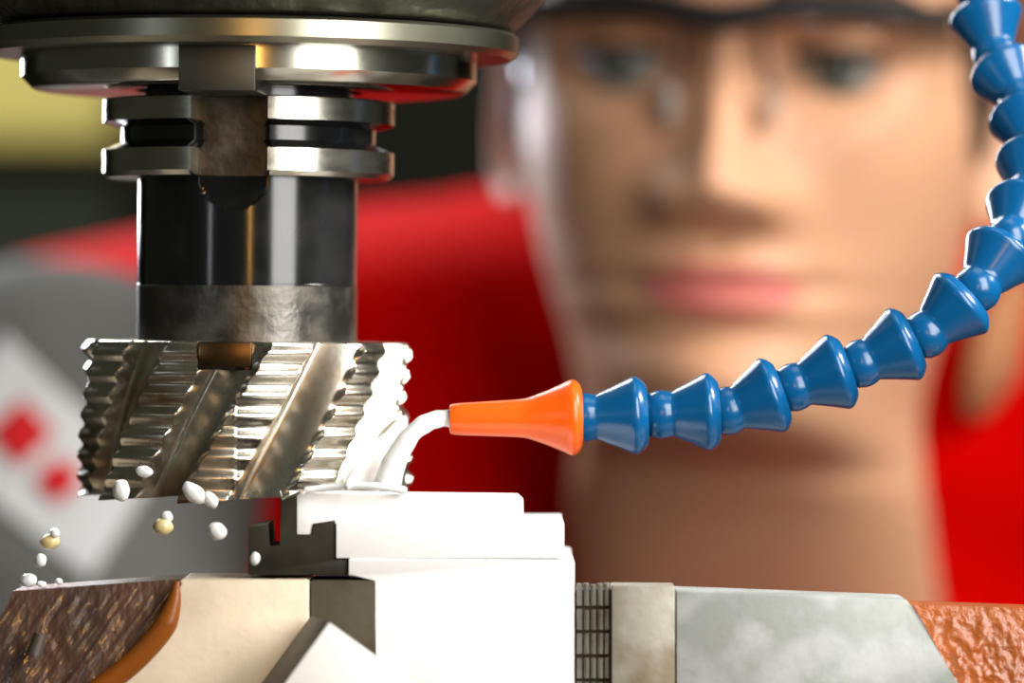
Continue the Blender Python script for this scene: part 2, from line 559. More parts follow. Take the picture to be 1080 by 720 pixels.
# ------------------------------------------------------------------ spindle
spindle = thing('milling_spindle', M(CX, CY, 58), 'large dark machine spindle nose with ground steel rings at the top', 'spindle')
bm = bmesh.new()
add_grid(bm, lathe_rows([(40, 66.4), (56.5, 66.8), (57.5, 67.2), (63.5, 73.5), (73, 84), (78, 92), (80, 110), (80, 320), (10, 320)], CX, CY, 128), True, True, True)
link_mesh('spindle_housing', bm, M_cast, spindle)
bm = bmesh.new()
add_grid(bm, lathe_rows([(40, 60.6), (56.4, 60.6), (58.0, 61.8), (58.0, 65.3), (57.2, 66.0), (54.5, 66.0), (54.0, 66.4), (40, 66.4)], CX, CY, 160), True, True, True)
link_mesh('clamping_ring', bm, M_ring, spindle)
bm = bmesh.new()
add_grid(bm, lathe_rows([(24.5, 60), (24.5, 53.2), (46.3, 53.2), (46.9, 53.6), (49.1, 55.8), (49.1, 60.6), (48, 60.6), (30, 60.6)], CX, CY, 160), True, True, True)
link_mesh('face_disc', bm, M_steel, spindle)
A_KEY = R(-4.6)


def rot_box(bm, ang, x0, x1, d0, d1, z0, z1, bevel):
    """box in front of the axis, turned by ang about it: x across, d outward"""
    vs0 = len(bm.verts)
    t = bmesh.new()
    add_box(t, (x0, -d1, z0), (x1, -d0, z1), bevel * 1000)
    for v in t.verts:
        x = v.co.x * math.cos(ang) - v.co.y * math.sin(ang)
        y = v.co.x * math.sin(ang) + v.co.y * math.cos(ang)
        v.co = M(CX + x, CY + y, v.co.z)
    me = bpy.data.meshes.new('tmp')
    t.to_mesh(me)
    t.free()
    bm.from_mesh(me)
    bpy.data.meshes.remove(me)


bm = bmesh.new()
rot_box(bm, A_KEY, -8.0, 8.0, 25.5, 49.35, 50.9, 60.4, 0.0003)
dk = link_mesh('drive_key', bm, M_key, spindle)
dk['label'] = 'grey rectangular drive key under the spindle face'
bm = bmesh.new()
rot_box(bm, A_KEY + PI, -8.0, 8.0, 25.5, 49.5, 50.9, 58.5, 0.0004)
link_mesh('drive_key', bm, M_key, spindle)

# ------------------------------------------------------------------ tool holder
holder = thing('tool_holder', M(CX, CY, 12), 'black steel tool holder with a grooved bright flange below the spindle', 'tool holder')
FLAT = 22.5


def slotted(profile, seg=360, zlo=27.2, half=7.3):
    rows = []
    for r, z in profile:
        row = []
        for k in range(seg):
            a = 2 * PI * k / seg
            x, d = r * math.sin(a), r * math.cos(a)
            for s in (1, -1):
                if d * s > FLAT and abs(x) < (8.0 if z > 34.3 else half):
                    lim = zlo + half - math.sqrt(max(0, half * half - x * x)) if z < 34.3 else 0
                    if z >= lim: d = s * FLAT
            x2 = x * math.cos(A_KEY) + d * math.sin(A_KEY)
            y2 = x * math.sin(A_KEY) - d * math.cos(A_KEY)
            row.append(M(CX + x2, CY + y2, z))
        rows.append(row)
    return rows


bm = bmesh.new()
prof = [(10, 10), (23.7, 10), (23.7, 11.6)] + [(23.65, 11.7 + k * 0.35) for k in range(0, 64)] + [(23.65, 34.4)]
add_grid(bm, slotted(prof), True, True, True)
link_mesh('black_shank', bm, M_black, holder, sharp=25)
bm = bmesh.new()
prof = [(20, 34.4), (30.4, 34.4), (31.4, 35.4), (31.4, 40.2), (27.4, 42.0), (27.4, 45.0), (31.4, 46.2), (31.4, 50.9), (31.0, 51.2), (22.5, 51.2), (22.5, 53.6), (20, 53.6)]
fine = []
for (r0, z0), (r1, z1) in zip(prof, prof[1:]):
    fine.append((r0, z0))
fine.append(prof[-1])
add_grid(bm, slotted(fine), True, True, True)
for fc in bm.faces:
    c = fc.calc_center_median()
    z_ = (c.z - H) * 1000
    r_ = math.hypot(c.x * 1000 - CX, c.y * 1000 - CY)
    if 40.3 < z_ < 46.1 and r_ > 23.5 or z_ > 51.3: fc.material_index = 1  # groove and its chamfers coloured black in place of a dark reflection
    elif abs(r_ - FLAT) < 2.0 and 34.5 < z_ < 51: fc.material_index = 2
fl = link_mesh('grooved_flange', bm, [M_flange, M_black, M_blackish], holder, sharp=20)
fl['label'] = 'bright steel flange with a groove around it and a drive slot'
bm = bmesh.new()
add_grid(bm, lathe_rows([(10, -1.0), (23.6, -1.0), (23.75, -0.8), (23.75, 11.2), (23.5, 11.5), (10, 11.5)], CX, CY, 128), True, True, True)
link_mesh('collar', bm, M_blackish, holder)
bm = bmesh.new()
rot_box(bm, R(-4.5), -5.6, 5.6, 20, 33.6, -6.0, -0.7, 0.0003)
o = link_mesh('driving_tenon', bm, M_bronze, holder)
o['label'] = 'bronze coloured driving tenon sunk in the cutter slot'
bm = bmesh.new()
rot_box(bm, R(175.5), -5.6, 5.6, 20, 33.6, -6.0, -0.7, 0.0003)
link_mesh('driving_tenon', bm, M_bronze, holder)

# ------------------------------------------------------------------ milling cutter
RC = 36.2
ZT, ZBOT = -0.6, -34.6
NT = 10
PH0 = 0.66
HELIX = math.tan(R(31)) / RC


def cutter_radius(th, z):
    q = (th - (z - ZT) * HELIX) / (2 * PI / NT) + PH0
    tooth = math.floor(q)
    ph = q - tooth
    wave = 0.62 * math.sin(2 * PI * (z - 0.35 * (tooth % 3)) / 4.45)
    if ph < 0.45:
        return RC - 0.55 + wave - 4.0 * ph
    if ph < 0.52:
        t = (ph - 0.45) / 0.07
        a = RC - 0.55 - 1.8 + wave
        return a + (RC - 5.6 - a) * t
    if ph < 0.62:
        return RC - 5.6 - 0.3 * math.sin((ph - 0.52) / 0.1 * PI)
    t = (ph - 0.62) / 0.38
    top = RC - 1.0 + (wave + 0.4) * max(0, (t - 0.86) / 0.14)
    return RC - 5.6 + (top - RC + 5.6) * (t * 0.75 + 0.25 * t * t * (3 - 2 * t))


bm = bmesh.new()
NTH, NZ = 900, 120
rows = []
ths = [2 * PI * k / NTH for k in range(NTH)]


def ztop(th):
    for s in (R(-4.5), R(175.5)):
        d = math.atan2(math.sin(th - s), math.cos(th - s))
        if abs(d) < 0.168: return ZT - 6.0
    return ZT


zt = [ztop(t) for t in ths]
P_ = lambda r, th, z: M(CX + r * math.sin(th), CY - r * math.cos(th), z)
rows.append([P_(19.0, t, z - 2) for t, z in zip(ths, [ZBOT + 9] * NTH)])
rows.append([P_(24.0, t, ZBOT + 5) for t in ths])
rows.append([P_(min(cutter_radius(t, ZBOT) - 2.5, 33), t, ZBOT + 1.0 + 2.2 * ((((t - (ZBOT - ZT) * HELIX) / (2 * PI / NT) + PH0) % 1))) for t in ths])
ZS = ZT - 6.0
NLOW = NZ - 24
for j in range(NZ + 1):
    row = []
    for t, ztp in zip(ths, zt):
        ph = (((t - (ZBOT - ZT) * HELIX) / (2 * PI / NT) + PH0) % 1)
        zb = ZBOT + 1.6 * ph
        if j <= NLOW:
            z = zb + (ZS - zb) * j / NLOW
            r = cutter_radius(t, z)
        elif ztp < ZT - 1:
            z = ZS
            r = cutter_radius(t, ZS) * (1 - (j - NLOW) / 24) + 28.0 * (j - NLOW) / 24
        else:
            z = ZS + (ZT - ZS) * (j - NLOW) / 24
            r = cutter_radius(t, z)
            if j == NZ: r -= 0.5
        row.append(P_(r, t, z))
    rows.append(row)
rows.append([P_(27.9, t, z) for t, z in zip(ths, zt)])
rows.append([P_(19.5, t, z) for t, z in zip(ths, zt)])
add_grid(bm, rows, True)
cut = link_mesh('milling_cutter', bm, M_cutter, sharp=40)
tag(cut, 'shiny steel roughing mill cutter with wavy helical teeth under the black holder', 'milling cutter')

# ------------------------------------------------------------------ coolant hose
B = [(617, 440, -5), (698, 437, -5), (768, 433, -5), (838, 408, -5), (909, 383, -5), (977, 352, -5), (1031, 304, -4),
     (1066, 252, 2), (1086, 205, 12), (1092, 158, 22), (1078, 108, 32), (1050, 58, 42), (1033, -8, 48), (1022, -78, 50), (1018, -150, 50)]
BP = [W(*b) for b in B]
hose = thing('coolant_hose', BP[0], 'blue jointed plastic coolant hose with an orange nozzle', 'hose')
k = 0.0002


def seg_profile(L):
    u = L / 71.0
    P = [(0.5, -25), (9, -24), (17, -19.5), (22.5, -13), (25.2, -5), (25.6, 0), (25, 5), (23.8, 9), (23.6, 11)]
    P += [(25.5, 15), (32, 29), (39.6, 44), (40.8, 46.5), (41, 49), (40.2, 51.5), (37.8, 54.8), (33.5, 58.6), (30.2, 60.6), (28.6, 60.9), (27.6, 60.5), (27.2, 58), (5, 57)]
    return [(r * k, t * u * k) for r, t in P]


for i in range(len(BP) - 1):
    d = BP[i + 1] - BP[i]
    bm = bmesh.new()
    add_lathe_axis(bm, seg_profile(71.0 if i else 77.0), BP[i], d, 56)
    link_mesh('hose_segment', bm, M_blue, hose, sharp=32)
# orange nozzle: from the socket over the first ball down to the tip
bm = bmesh.new()
tip = W(474, 442, -6)
d = tip - BP[0]
L = d.length / k
P = [(5, 3), (27, 3), (29.5, 3.4), (34.5, 5.2), (38.2, 8.4), (39.8, 12), (39.6, 16), (36.5, 22), (29, 39), (23.5, 54), (21, 62), (19.8, 72), (17.0, L - 12), (16.2, L - 4), (14.8, L - 0.5), (12.5, L), (9.2, L), (8.8, L - 8), (1, L - 9)]
add_lathe_axis(bm, [(r * k, t * k) for r, t in P], BP[0], d, 56)
nz = link_mesh('nozzle', bm, M_orange, hose, sharp=50)
nz['label'] = 'orange tapered nozzle'

# ------------------------------------------------------------------ coolant
stream = thing('coolant_stream', W(474, 442, -6), 'white stream of coolant arcing from the orange nozzle onto the cutter', 'coolant')
bm = bmesh.new()
path = smooth_path([W(482, 442, -6), W(468, 441, -6), W(452, 445, -7), (W(436, 456, -8)), W(424, 472, -8), W(415, 490, -8), W(408, 512, -8)], 6)
rad = [0.0019 + 0.0003 * noise.noise(Vector((i * 0.25, 0, 0))) + 0.002 * max(0, (i / len(path)) - 0.45) for i in range(len(path))]
add_tube(bm, path, rad, 16)
link_mesh('jet', bm, M_water, stream)
# the sheet of coolant spreading down over the cutter's right flank
bm = bmesh.new()
rows = []
random.seed(3)
for j in range(30):
    t = j / 29
    px = 427 - 48 * t
    py = 438 + 77 * t
    hw = (4 + 21 * math.sin(min(1, t * 1.1) * PI * 0.62)) * (1 + 0.12 * noise.noise(Vector((t * 7, 0, 0))))
    row = []
    for i in range(25):
        u = i / 24 * 2 - 1
        x = px + u * hw * 0.9 + 3 * noise.noise(Vector((t * 5, u * 2, 1)))
        x = min(x, 431)
        dx = (x - 258) * 0.2
        ysurf = CY - math.sqrt(max(4.0, 37.6 ** 2 - dx * dx))
        bulge = 1.6 * math.sqrt(max(0, 1 - u * u)) * (0.5 + 0.5 * math.sin(t * PI)) + 0.8 * noise.noise(Vector((x * 0.06, py * 0.06, 3)))
        row.append(W(x, py + 3 * u * u, ysurf - bulge + 1.2))
    rows.append(row)
back = [[p + Vector((-0.0004, 0.003, 0)) for p in r_] for r_ in rows]
ring = []
full = []
for a, b_ in zip(rows, back):
    full.append(a + list(reversed(b_)))
add_grid(bm, full, True, True, True)
o = link_mesh('splash', bm, M_water, stream, sharp=0)
# thin run of coolant along the workpiece's top edge
bm = bmesh.new()
pts = smooth_path([W(322, 517, -33), W(345, 514, -33), W(372, 512, -34), (W(400, 513, -34)), W(428, 517, -32)], 6)
add_tube(bm, pts, [0.0007 + 0.0008 * max(0, noise.noise(Vector((i * 0.5, 4, 0)))) for i in range(len(pts))], 12)
link_mesh('foam_run', bm, M_water, stream)

DROPS = [
    (205, 520, 15, 9, 40, -22, 'w', 'elongated white coolant droplet just under the middle of the cutter'),
    (128, 517, 9, 12, 0, -20, 'w', 'round white coolant droplet clinging under the left part of the cutter'),
    (222, 527, 10, 7, 50, -22, 'w', 'small white droplet trailing right below the elongated one under the cutter'),
    (172, 555, 10, 9, 0, -30, 'a', 'amber coolant droplet falling below the left part of the cutter'),
    (176, 545, 6, 6, 0, -30, 'w', 'tiny white droplet touching the top of the falling amber droplet'),
    (229, 560, 10, 9, 25, -34, 'w', 'lone round white droplet falling between cutter and left jaw'),
    (269, 589, 5, 7, 10, -36, 'w', 'white droplet in front of the black end stop'),
    (53, 571, 10, 8, -10, -30, 'a', 'larger amber droplet flying far left above the oily casting'),
    (58, 562, 5, 5, 0, -31, 'w', 'tiny white droplet on top of the far left amber droplet'),
    (43, 591, 6, 7, 20, -31, 'w', 'white droplet midway between the far left amber droplet and casting'),
    (30, 612, 9, 7, -10, -28, 'w', 'white droplet landing on the far left corner of the oily casting'),
    (44, 616, 5, 3.5, 0, -26, 'w', 'small flat white droplet lying on the casting edge beside the corner one'),
    (62, 613, 4, 3.5, 0, -26, 'w', 'speck of white coolant on the casting top edge, right of two others'),
    (152, 497, 9, 6, 10, -18, 'w', 'white coolant patch on the lower left teeth of the cutter'),
]
for px, py, a, b_, ang, y, kind, lab in DROPS:
    bm = bmesh.new()
    bmesh.ops.create_uvsphere(bm, u_segments=20, v_segments=14, radius=1)
    ca, sa = math.cos(R(-ang)), math.sin(R(-ang))
    for v in bm.verts:
        n = 1 + 0.12 * noise.noise(v.co * 1.4 + Vector((px, py, 0)))
        x, z = v.co.x * a * n, v.co.z * b_ * n
        v.co = Vector(((x * ca - z * sa) * k, v.co.y * min(a, b_) * k, (x * sa + z * ca) * k))
    o = link_mesh('coolant_droplet', bm, M_water if kind == 'w' else M_amber, sharp=0)
    o.location = W(px, py, y)
    tag(o, lab, 'droplet', 'flying coolant droplets')

# ------------------------------------------------------------------ person
YAW, HROLL, PITCH = R(9), R(1.2), R(2)
eye_mid = W(769, 63, 400)
fwd = Vector((-math.sin(YAW), -math.cos(YAW), 0))
rgt = Vector((math.cos(YAW), -math.sin(YAW), 0))
upv = Vector((0, 0, 1))
rot = Matrix.Rotation(HROLL, 3, Vector((0, 1, 0)))
fwd, rgt, upv = rot @ fwd, rot @ rgt, rot @ upv
h0 = eye_mid - fwd * 0.080


def HL(x, f, z):
    """head coordinates in mm: x to the picture's right, f forward, z up from the eyes"""
    return h0 + rgt * (x / 1000) + fwd * (f / 1000) + upv * (z / 1000)


person = thing('person', Vector((0.07, 0.86, 0)), 'young man in red and grey jacket and clear glasses bending towards the cutter', 'person')

T_front = [(-260, 40), (-190, 38), (-150, 38), (-134, 42), (-126, 60), (-119, 82), (-111, 92), (-100, 95), (-88, 92), (-75, 93), (-60, 93), (-45, 92),
           (-25, 90), (0, 88), (16, 95), (28, 98), (50, 95), (70, 86), (90, 66), (105, 38), (114, 12), (118, 0)]
T_back = [(-260, -62), (-190, -62), (-150, -60), (-120, -64), (-90, -74), (-60, -84), (-30, -93), (0, -98), (20, -100), (50, -98), (70, -90), (90, -72), (105, -45), (114, -15), (118, -1)]
T_w = [(-260, 66), (-190, 60), (-150, 57), (-130, 55), (-116, 53), (-105, 54), (-90, 57), (-75, 61), (-60, 65), (-40, 69), (-20, 71.5), (0, 71), (20, 73), (40, 75), (60, 74), (80, 65), (100, 42), (112, 18), (118, 1)]
T_p = [(-260, 1.0), (-150, 1.0), (-128, 1.3), (-112, 1.45), (-95, 1.25), (-75, 1.0), (-50, 0.85), (-20, 0.72), (10, 0.62), (40, 0.62), (80, 0.9), (118, 1)]


def G(d, s):
    return math.exp(-0.5 * (d / s) ** 2)


def face_bump(x, z):
    ax = abs(x)
    b = 0.0
    # nose
    if -62 < z < 20:
        hgt = interp([(-56, 0), (-50, 10), (-45, 20), (-40, 24.5), (-34, 24), (-20, 17), (-5, 9), (6, 4), (16, 0)], z)
        wid = interp([(-56, 10), (-44, 9.0), (-36, 8.0), (-20, 6.4), (0, 5.6), (16, 8)], z)
        b += hgt * G(x, wid)
    b += 10.5 * G(ax - 15, 5.5) * G(z + 43, 6.0)
    # sockets, brows, cheeks
    b -= 13.5 * G(ax - 31, 13) * G(z - 1, 9)
    b -= 4 * G(ax - 15, 6) * G(z - 4, 8)
    b += 6.5 * G(ax - 34, 17) * G(z - 18, 6)
    b += 4.0 * G(ax - 46, 13) * G(z + 26, 12)
    b -= 2.5 * G(ax - 34, 10) * G(z + 62, 14)
    # mouth
    b += 4.5 * G(x, 19) * G(z + 65.5, 4.2) + 5.2 * G(x, 16) * G(z + 77, 4.6)
    b -= 4.2 * G(x, 24) * G(z + 71.0, 1.8)
    b -= 1.5 * G(x, 2.5) * G(z + 58, 5)
    b -= 3.5 * G(x, 22) * G(z + 87, 4.5)
    b += 4.5 * G(x, 15) * G(z + 103, 8)
    b -= 2.0 * G(ax - 27, 4) * G(z + 71, 5)
    return b


def smooth_table(tab, lo, hi, sig=4.0):
    """table resampled every 2 mm with its corners rounded off"""
    n = int((hi - lo) / 2) + 1
    raw = [interp(tab, lo + 2 * i) for i in range(n)]
    out = []
    for i in range(n):
        sg = min(sig, max(0.3, (hi - (lo + 2 * i)) * 0.25))
        ws = [math.exp(-0.5 * ((q - i) * 2 / sg) ** 2) for q in range(max(0, i - 8), min(n, i + 9))]
        vs = raw[max(0, i - 8):min(n, i + 9)]
        out.append((lo + 2 * i, sum(a * b for a, b in zip(ws, vs)) / sum(ws)))
    return out


T_front, T_back, T_w, T_p = [smooth_table(t_, -260, 118) for t_ in (T_front, T_back, T_w, T_p)]
zs = []
z = -260.0
while z < 117.5:
    zs.append(z)
    z += 8 if z < -150 else (1.7 if z < 25 else (4 if z < 100 else 2))
zs.append(118)
NP = 160
head_rows = []
tints = []
for z in zs:
    F, Bk, w, p = interp(T_front, z), interp(T_back, z), interp(T_w, z), interp(T_p, z)
    back_shift = 0.75 * max(0, -138 - z)
    yc = -6
    row = []
    for i in range(NP):
        a = 2 * PI * i / NP
        a = a + 0.22 * math.sin(2 * a) * (-0.5)
        x = w * math.sin(a)
        c = math.cos(a)
        if c >= 0:
            f_ = yc + (F - yc) * c ** p
            m_ = min(1, c * 3)
            if z > -128:
                f_ += face_bump(x, z) * m_
        else:
            f_ = yc + (Bk - yc) * (-c) ** 0.85
        row.append((x, f_ - back_shift, z))
        lip = 0
        if c > 0:
            e = (x / 25) ** 2
            if e < 1:
                top_ = -71 + 8.5 * (1 - e) ** 0.7 - 1.2 * G(x, 3)
                bot_ = -71 - 11.5 * (1 - e) ** 0.6
                lip = max(0, min(1, (top_ - z) / 1.5, (z - bot_) / 1.5))
        tints.append(lip)
    head_rows.append(row)

body = bmesh.new()
tint_layer = body.verts.layers.float_color.new('tint')
head_rows = [[(x, f_, z if z > -30 else -30 + (z + 30) * 0.9) for x, f_, z in r_] for r_ in head_rows]
vr = add_grid(body, [[HL(*p) for p in r_] for r_ in head_rows], True, True, True)
flat = [v for r_ in vr for v in r_]
for v, t in zip(flat, tints):
    v[tint_layer] = (t, 0, 0, 1)


def ear(bm, side):
    """cupped ear with a rolled rim, rooted in the side of the head"""
    base, fo, hz = (64, 6, 35) if side > 0 else (70, 0, 29)
    rows = []
    for j in range(13):
        q = j / 12
        row = []
        for i in range(36):
            a = 2 * PI * i / 36
            sz = hz * (1.0 if math.cos(a) > 0 else 0.9)
            ex = 17 * (1 + 0.18 * math.cos(a))
            rr = q
            f_ = math.sin(a) * ex * rr - 6
            z_ = math.cos(a) * sz * rr - 12 + (-3 if rr > 0 else 0)
            lift = 4 + 10 * rr * max(0, -math.sin(a) * 0.8 + 0.35) + 3.5 * G(rr - 0.9, 0.12) - 4.0 * G(rr - 0.5, 0.2)
            row.append(HL(side * (base + lift), f_ - 4 + fo, z_))
        rows.append(row)
    # back of the ear
    for j in range(6):
        q = 1 - j / 6
        row = []
        for i in range(36):
            a = 2 * PI * i / 36
            sz = hz * (1.0 if math.cos(a) > 0 else 0.9)
            ex = 17 * (1 + 0.18 * math.cos(a))
            f_ = math.sin(a) * ex * q * 0.97 - 6
            z_ = math.cos(a) * sz * q * 0.97 - 15
            lift = 4 + 10 * q * max(0, -math.sin(a) * 0.8 + 0.35) - 2.5
            row.append(HL(side * (base + lift - 1.5 * (1 - q)), f_ - 4 + fo, z_))
        rows.append(row)
    add_grid(bm, rows, True, True, True)


ear(body, 1)
ear(body, -1)


def limb(bm, pts, radii, seg=20, n=6):
    P = smooth_path(pts, n)
    rr = []
    m_ = len(radii) - 1
    for i in range(len(P)):
        t = i / (len(P) - 1) * m_
        a = min(int(t), m_ - 1)
        rr.append(radii[a] + (radii[a + 1] - radii[a]) * (t - a))
    add_tube(bm, P, rr, seg)


SHL = {-1: M(-147, 505, -43), 1: M(296, 540, -42)}
ELB = {-1: M(-172, 430, -310), 1: M(330, 460, -310)}
WRI = {-1: M(-150, 330, -520), 1: M(310, 350, -520)}
for s in (-1, 1):
    limb(body, [SHL[s], (SHL[s] + ELB[s]) / 2, ELB[s], (ELB[s] + WRI[s]) / 2, WRI[s]], [0.05, 0.048, 0.04, 0.038, 0.027])
    d = (WRI[s] - ELB[s]).normalized()
    side = Vector((1, 0, 0))
    palm = d.cross(side).normalized()
    # palm
    limb(body, [WRI[s] - d * 0.01, WRI[s] + d * 0.03, WRI[s] + d * 0.06, WRI[s] + d * 0.085], [0.025, 0.030, 0.034, 0.030])
    for q, ln in enumerate((0.070, 0.080, 0.075, 0.058)):
        o_ = WRI[s] + d * 0.075 + side * ((q - 1.5) * 0.017 * -s)
        limb(body, [o_, o_ + d * ln * 0.45 + palm * 0.004, o_ + d * ln * 0.8 + palm * 0.016, o_ + d * ln * 0.95 + palm * 0.032], [0.0095, 0.009, 0.008, 0.006], 10, 4)
    o_ = WRI[s] + d * 0.03 + side * (0.022 * -s)
    limb(body, [o_, o_ + d * 0.025 + side * (0.018 * -s), o_ + d * 0.05 + side * (0.026 * -s) + palm * 0.008], [0.012, 0.011, 0.008], 10, 4)
on_head = set(flat)
for v in body.verts:
    if v not in on_head: v[tint_layer] = (0, 0, 0, 1)
hb = link_mesh('body', body, M_skin, person, sharp=0)

# eyes
for s in (-1, 1):
    bm = bmesh.new()
    bmesh.ops.create_uvsphere(bm, u_segments=32, v_segments=24, radius=0.0122)
    lay = bm.verts.layers.float_color.new('iris')
    gaze = (fwd + rgt * (-0.02) + upv * (-0.16)).normalized()
    q = Vector((0, 0, 1)).rotation_difference(gaze)
    for v in bm.verts:
        n = v.co.normalized()
        a = math.acos(max(-1, min(1, n.z)))
        c = (0.012, 0.012, 0.012, 1) if a < 0.2 else ((0.07, 0.09, 0.08, 1) if a < 0.56 else (0.34, 0.31, 0.29, 1))
        v[lay] = c
        v.co = q @ v.co
    e = link_mesh('eye', bm, M_eye, person, sharp=0)
    e.matrix_parent_inverse = Matrix.Identity(4)
    e.location = HL(s * 32, 70.0, 0) - person.location
    # upper eyelid and lashes
    bm = bmesh.new()
    rows = []
    for j in range(7):
        el = R(12 + j * 11)
        rows.append([HL(s * 32 + 13.4 * math.sin(az) * math.cos(el), 70.0 + 13.4 * math.cos(az) * math.cos(el), 13.4 * math.sin(el)) for az in [R(-80 + 160 * i / 20) for i in range(21)]])
    add_grid(bm, rows, False)
    ey = link_mesh('eyelid', bm, M_skin, e, sharp=0)
    ey.matrix_parent_inverse = Matrix.Translation(-(e.location + person.location))
    bm = bmesh.new()
    pts = [HL(s * 32 + 13.7 * math.sin(az) * 0.98, 70.0 + 13.9 * math.cos(az), 2.6 - 1.0 * abs(math.sin(az))) for az in [R(-70 + 140 * i / 16) for i in range(17)]]
    add_tube(bm, pts, 0.0019, 8)
    ey = link_mesh('lashes', bm, M_brow, e, sharp=0)
    ey.matrix_parent_inverse = Matrix.Translation(-(e.location + person.location))
    # eyebrow following the brow ridge
    bm = bmesh.new()
    pts = []
    for i in range(15):
        x = 13 + i * 3.0
        zz = 17 + 5.0 * math.sin(min(1, i / 14 * 1.25) * PI * 0.62) - 3.5 * (i / 14) ** 3
        F, w, p = interp(T_front, zz), interp(T_w, zz), interp(T_p, zz)
        c = math.sqrt(max(0, 1 - (x / w) ** 2))
        pts.append(HL(s * x, -6 + (F + 6) * c ** p + face_bump(x, zz) + 0.3, zz))
    add_tube(bm, pts, [0.0016 + 0.0032 * math.sin(PI * min(1, (i + 1.5) / 15)) for i in range(15)], 10)
    link_mesh('eyebrow', bm, M_brow, person, sharp=0)

# hair: thick shell over the scalp with side burns
bm = bmesh.new()
random.seed(8)
vr = {}


def hairy(x, f_, z):
    """height above the hair line (mm)"""
    hl = interp([(-110, -95), (-70, -80), (-30, -25), (-12, 14), (4, -6), (16, -26), (28, -22), (38, -4), (48, 14), (60, 44), (80, 62), (110, 66)], f_)
    return z - hl


cache = {}


def hv(j, i):
    if (j, i) not in cache:
        x, f_, z = head_rows[j][i]
        n = Vector((x / 75, f_ / 95, (z - 10) / 110)).normalized()
        t = 5 + 3 * noise.noise(Vector((x * 0.08, f_ * 0.08, z * 0.03))) + 9 * max(0, min(1, (z - 40) / 50))
        m_ = hairy(x, f_, z) + 4 * noise.noise(Vector((x * 0.2, f_ * 0.2, z * 0.1)))
        e = max(0, min(1, (m_ + 10) / 18))
        t = -3 + (t + 3) * e * e * (3 - 2 * e)
        cache[(j, i)] = bm.verts.new(HL(x + n.x * t, f_ + n.y * t, z + n.z * t))
    return cache[(j, i)]


for j in range(len(head_rows) - 1):
    for i in range(NP):
        q = [(j, i), (j, (i + 1) % NP), (j + 1, (i + 1) % NP), (j + 1, i)]
        if head_rows[j][i][2] > -90 and all(hairy(*head_rows[a][b_]) > -16 for a, b_ in q):
            bm.faces.new([hv(a, b_) for a, b_ in q])
hr = link_mesh('hair', bm, M_hair, person, sharp=0)
md = hr.modifiers.new('thickness', 'SOLIDIFY')
md.thickness = 0.004
md.offset = -1

# jacket
AX0 = M(60, 640, 20)
AX1 = M(72, 705, -430)
ax = (AX1 - AX0).normalized()
nfront = Vector((0, ax.z, -ax.y))        # towards the camera and down
if nfront.y > 0: nfront = -nfront
T_t = [(-34, 40, 56), (-25, 92, 80), (-19, 140, 90), (-13, 190, 96), (-6, 225, 101), (3, 252, 105), (34, 270, 108), (80, 268, 110), (130, 250, 114), (200, 214, 120), (300, 198, 118), (400, 190, 116), (470, 190, 118)]
bm = bmesh.new()
rows = []
NJ = 96
for j in range(61):
    t = -34 + 504 * (j / 60) ** 1.7
    a_ = interp([(q[0], q[1]) for q in T_t], t)
    b_ = interp([(q[0], q[2]) for q in T_t], t)
    row = []
    for i in range(NJ):
        an = 2 * PI * i / NJ
        cs, sn = math.cos(an), math.sin(an)
        x = a_ * math.copysign(abs(sn) ** 0.85, sn)
        d = b_ * math.copysign(abs(cs) ** 0.7, cs)
        n = 1 + 0.035 * noise.noise(Vector((x * 0.02, t * 0.012, d * 0.02))) + 0.02 * noise.noise(Vector((x * 0.06, t * 0.03, d * 0.05)))
        row.append(AX0 + ax * (t / 1000) + Vector((x * n / 1000, 0, 0)) + nfront * (d * n / 1000))
    rows.append(row)
add_grid(bm, rows, True, True, True)
jk = link_mesh('jacket', bm, M_red, person, sharp=0)
jk['label'] = 'red work jacket with grey sleeves'

sleeves = {}
for s in (-1, 1):
    bm = bmesh.new()
    P = smooth_path([SHL[s] + Vector((0, 0.012, 0.014)), SHL[s] + (ELB[s] - SHL[s]) * 0.2, (SHL[s] + ELB[s]) / 2, ELB[s], (ELB[s] + WRI[s]) / 2, WRI[s] - (WRI[s] - ELB[s]).normalized() * 0.02], 14)
    n_ = len(P)
    rows = []
    t0 = (P[1] - P[0]).normalized()
    ref = Vector((1, 0, 0))
    # rounded shoulder end
    rings = []
    for q in range(8):
        an = R(-88 + q * 11)
        rings.append((P[0] + t0 * (0.050 * math.sin(an)), t0, 0.070 * math.cos(an)))
    for i in range(n_):
        tt = (P[min(i + 1, n_ - 1)] - P[max(i - 1, 0)]).normalized()
        rr = interp([(0, 0.070), (0.3, 0.071), (0.5, 0.064), (0.7, 0.056), (1.0, 0.042)], i / (n_ - 1))
        rings.append((P[i], tt, rr))
    for p_, tt, rr in rings:
        rf = (ref - tt * ref.dot(tt)).normalized()
        sd = tt.cross(rf)
        row = []
        for kk in range(56):
            an = 2 * PI * kk / 56
            q_ = p_ + (rf * math.cos(an) + sd * math.sin(an)) * rr
            n = 1 + 0.05 * noise.noise(q_ * 16) + 0.03 * noise.noise(q_ * 40)
            row.append(p_ + (rf * math.cos(an) + sd * math.sin(an)) * rr * n)
        rows.append(row)
    add_grid(bm, rows, True, True, True)
    if s == -1: bvh = BVHTree.FromBMesh(bm)
    sl = link_mesh('sleeve', bm, M_grey, jk, sharp=0)
    sl['label'] = 'grey jacket sleeve'
    sleeves[s] = sl


